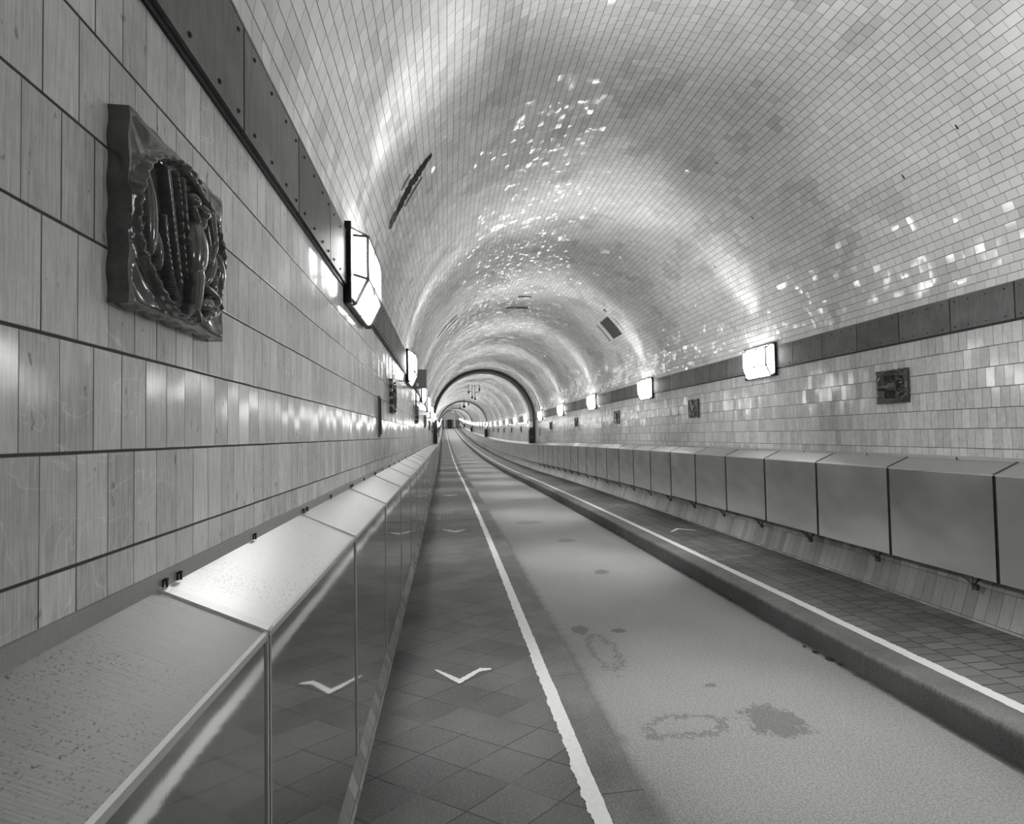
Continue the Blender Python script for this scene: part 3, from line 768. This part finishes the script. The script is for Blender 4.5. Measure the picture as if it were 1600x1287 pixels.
# ------------------------------------------------------------------ boxes and strips on the walls
def boxy(name, x, y, z, parts, label, cat):
    e = empty(name, x, y, z); tag(e, label, cat)
    for nm, mat, boxes in parts:
        m = MB()
        for b in boxes: m.box(*b)
        m.build(nm, M[mat], e)
    return e
boxy('junction_box', XL, 8.1, .82, [('housing', 'grey', [(.02, .20, 0, .22, 0, .29)]), ('lid', 'grey', [(.01, .21, -.012, 0, -.01, .30)]),
     ('conduit', 'dark', [(.015, .035, .05, .08, -.42, 0)]), ('nameplate', 'light', [(.04, .08, -.018, -.012, .02, .07)])],
     'grey metal junction box jutting from the left wall behind the second lamp', 'junction box')
for nm, y, z0, z1, sd, lb in (('slot_cover', 3.85, .0, .325, -1, 'narrow dark vertical strip on the left wall tiles between two lamps'),
                              ('slot_cover', 21.35, .02, .42, 1, 'narrow dark vertical strip on the right wall tiles just before the dark arch')):
    e = empty(nm, XL if sd < 0 else XR, y, z0); tag(e, lb, 'slot cover')
    m = MB(); x0, x1 = (0, .012) if sd < 0 else (-.012, 0); m.box(x0, x1, 0, .085, 0, z1-z0); m.build('plate', M['dark'], e)
    m = MB(); x0, x1 = (.012, .020) if sd < 0 else (-.020, -.012); m.box(x0, x1, .02, .06, .02, z1-z0-.02); m.build('rib', M['black'], e)
for i, ry in enumerate(RIB_Y):
    near = i == 0
    lb = 'dark call box with a pale panel on the right ledge beside the first dark arch' if near else 'tiny far dark call box on the right ledge beside the %s dark arch' % ORD[i]
    e = empty('call_box', XR, ry+.05, -.30); tag(e, lb, 'call box')
    m = MB(); m.box(-.30, -.03, -.16, .10, -.02, .62); m.box(-.26, -.07, -.14, .10, .62, .74); m.build('housing', M['black'], e)
    m = MB(); m.box(-.24, -.13, -.175, -.05, .742, 1.02); m.build('pale_panel', M['light'], e)
    m = MB(); m.box(-.22, -.14, -.18, -.16, .25, .31); m.build('handset', M['grey'], e)
e = empty('cable_duct', XL, YRING-.15, -.27); tag(e, 'tall dark upright duct on the left wall beside the first dark arch', 'cable duct')
m = MB(); m.box(0, .20, 0, .14, 0, 1.15); m.build('casing', M['dark'], e); m = MB(); m.box(.02, .18, -.012, 0, .05, 1.1); m.build('cover', M['black'], e)

# ------------------------------------------------------------------ things hanging from the crown
def hang(name, y, xs, label, cat, build):
    e = empty(name, CXM, y, VZ+VR); tag(e, label, cat); build(e); return e
def sig(e):
    for x, l, y in ((-.36, .42, 0), (-.12, .72, .4), (.05, .80, .4), (.30, .45, 0)):
        m = MB(); m.bar((x, y, .06), (x, y, -l), .016); m.build('hanger_rod', M['dark'], e)
    m = MB(); m.bar((-.36, 0, -.42), (-.12, .4, -.44), .014); m.bar((.05, .4, -.46), (.30, 0, -.45), .014); m.build('cross_bar', M['dark'], e)
    for x, y, z in ((-.36, 0, -.42), (-.12, .4, -.72), (.05, .4, -.80), (.30, 0, -.25)):
        m = MB(); m.box(x-.05, x+.05, y-.05, y+.05, z-.13, z); m.build('signal_head', M['black'], e)
hang('hanging_signal', 29.5, None, 'set of thin dark rods and small boxes hanging from the crown beyond the dark arch', 'hanging signal', sig)
def cam_(e):
    m = MB(); m.bar((0, 0, .05), (0, 0, -.62), .03); m.build('pole', M['dark'], e)
    bm = bmesh.new(); bmesh.ops.create_uvsphere(bm, u_segments=16, v_segments=10, radius=.14); me = bpy.data.meshes.new('dome'); bm.to_mesh(me); bm.free()
    me.materials.append(M['black']); o = bpy.data.objects.new('dome', me); col.objects.link(o); o.parent = e; o.location = (0, 0, -.66)
    for x, z in ((.42, -.35), (-.36, -.72)):
        m = MB(); m.bar((x, .3, .05 - x*x*.3), (x, .3, z), .014); m.box(x-.07, x+.07, .22, .38, z-.16, z); m.build('side_unit', M['dark'], e)
hang('hanging_camera', 44.5, None, 'dark ball camera on a short pole hanging from the crown far down the tunnel', 'hanging camera', cam_)
def fan(e):
    m = MB(); m.cyl((0, -.3, -.42), .38, .6, 'y', 24, .38); m.build('casing', M['grey'], e)
    m = MB(); m.cyl((0, -.33, -.42), .30, .03, 'y', 24, .30); m.build('face', M['light'], e)
    m = MB(); m.bar((0, 0, .05), (0, 0, -.10), .04); m.build('bracket', M['dark'], e)
hang('round_sign', 92, None, 'small round grey unit hanging under the crown near the tunnel end', 'hanging unit', fan)
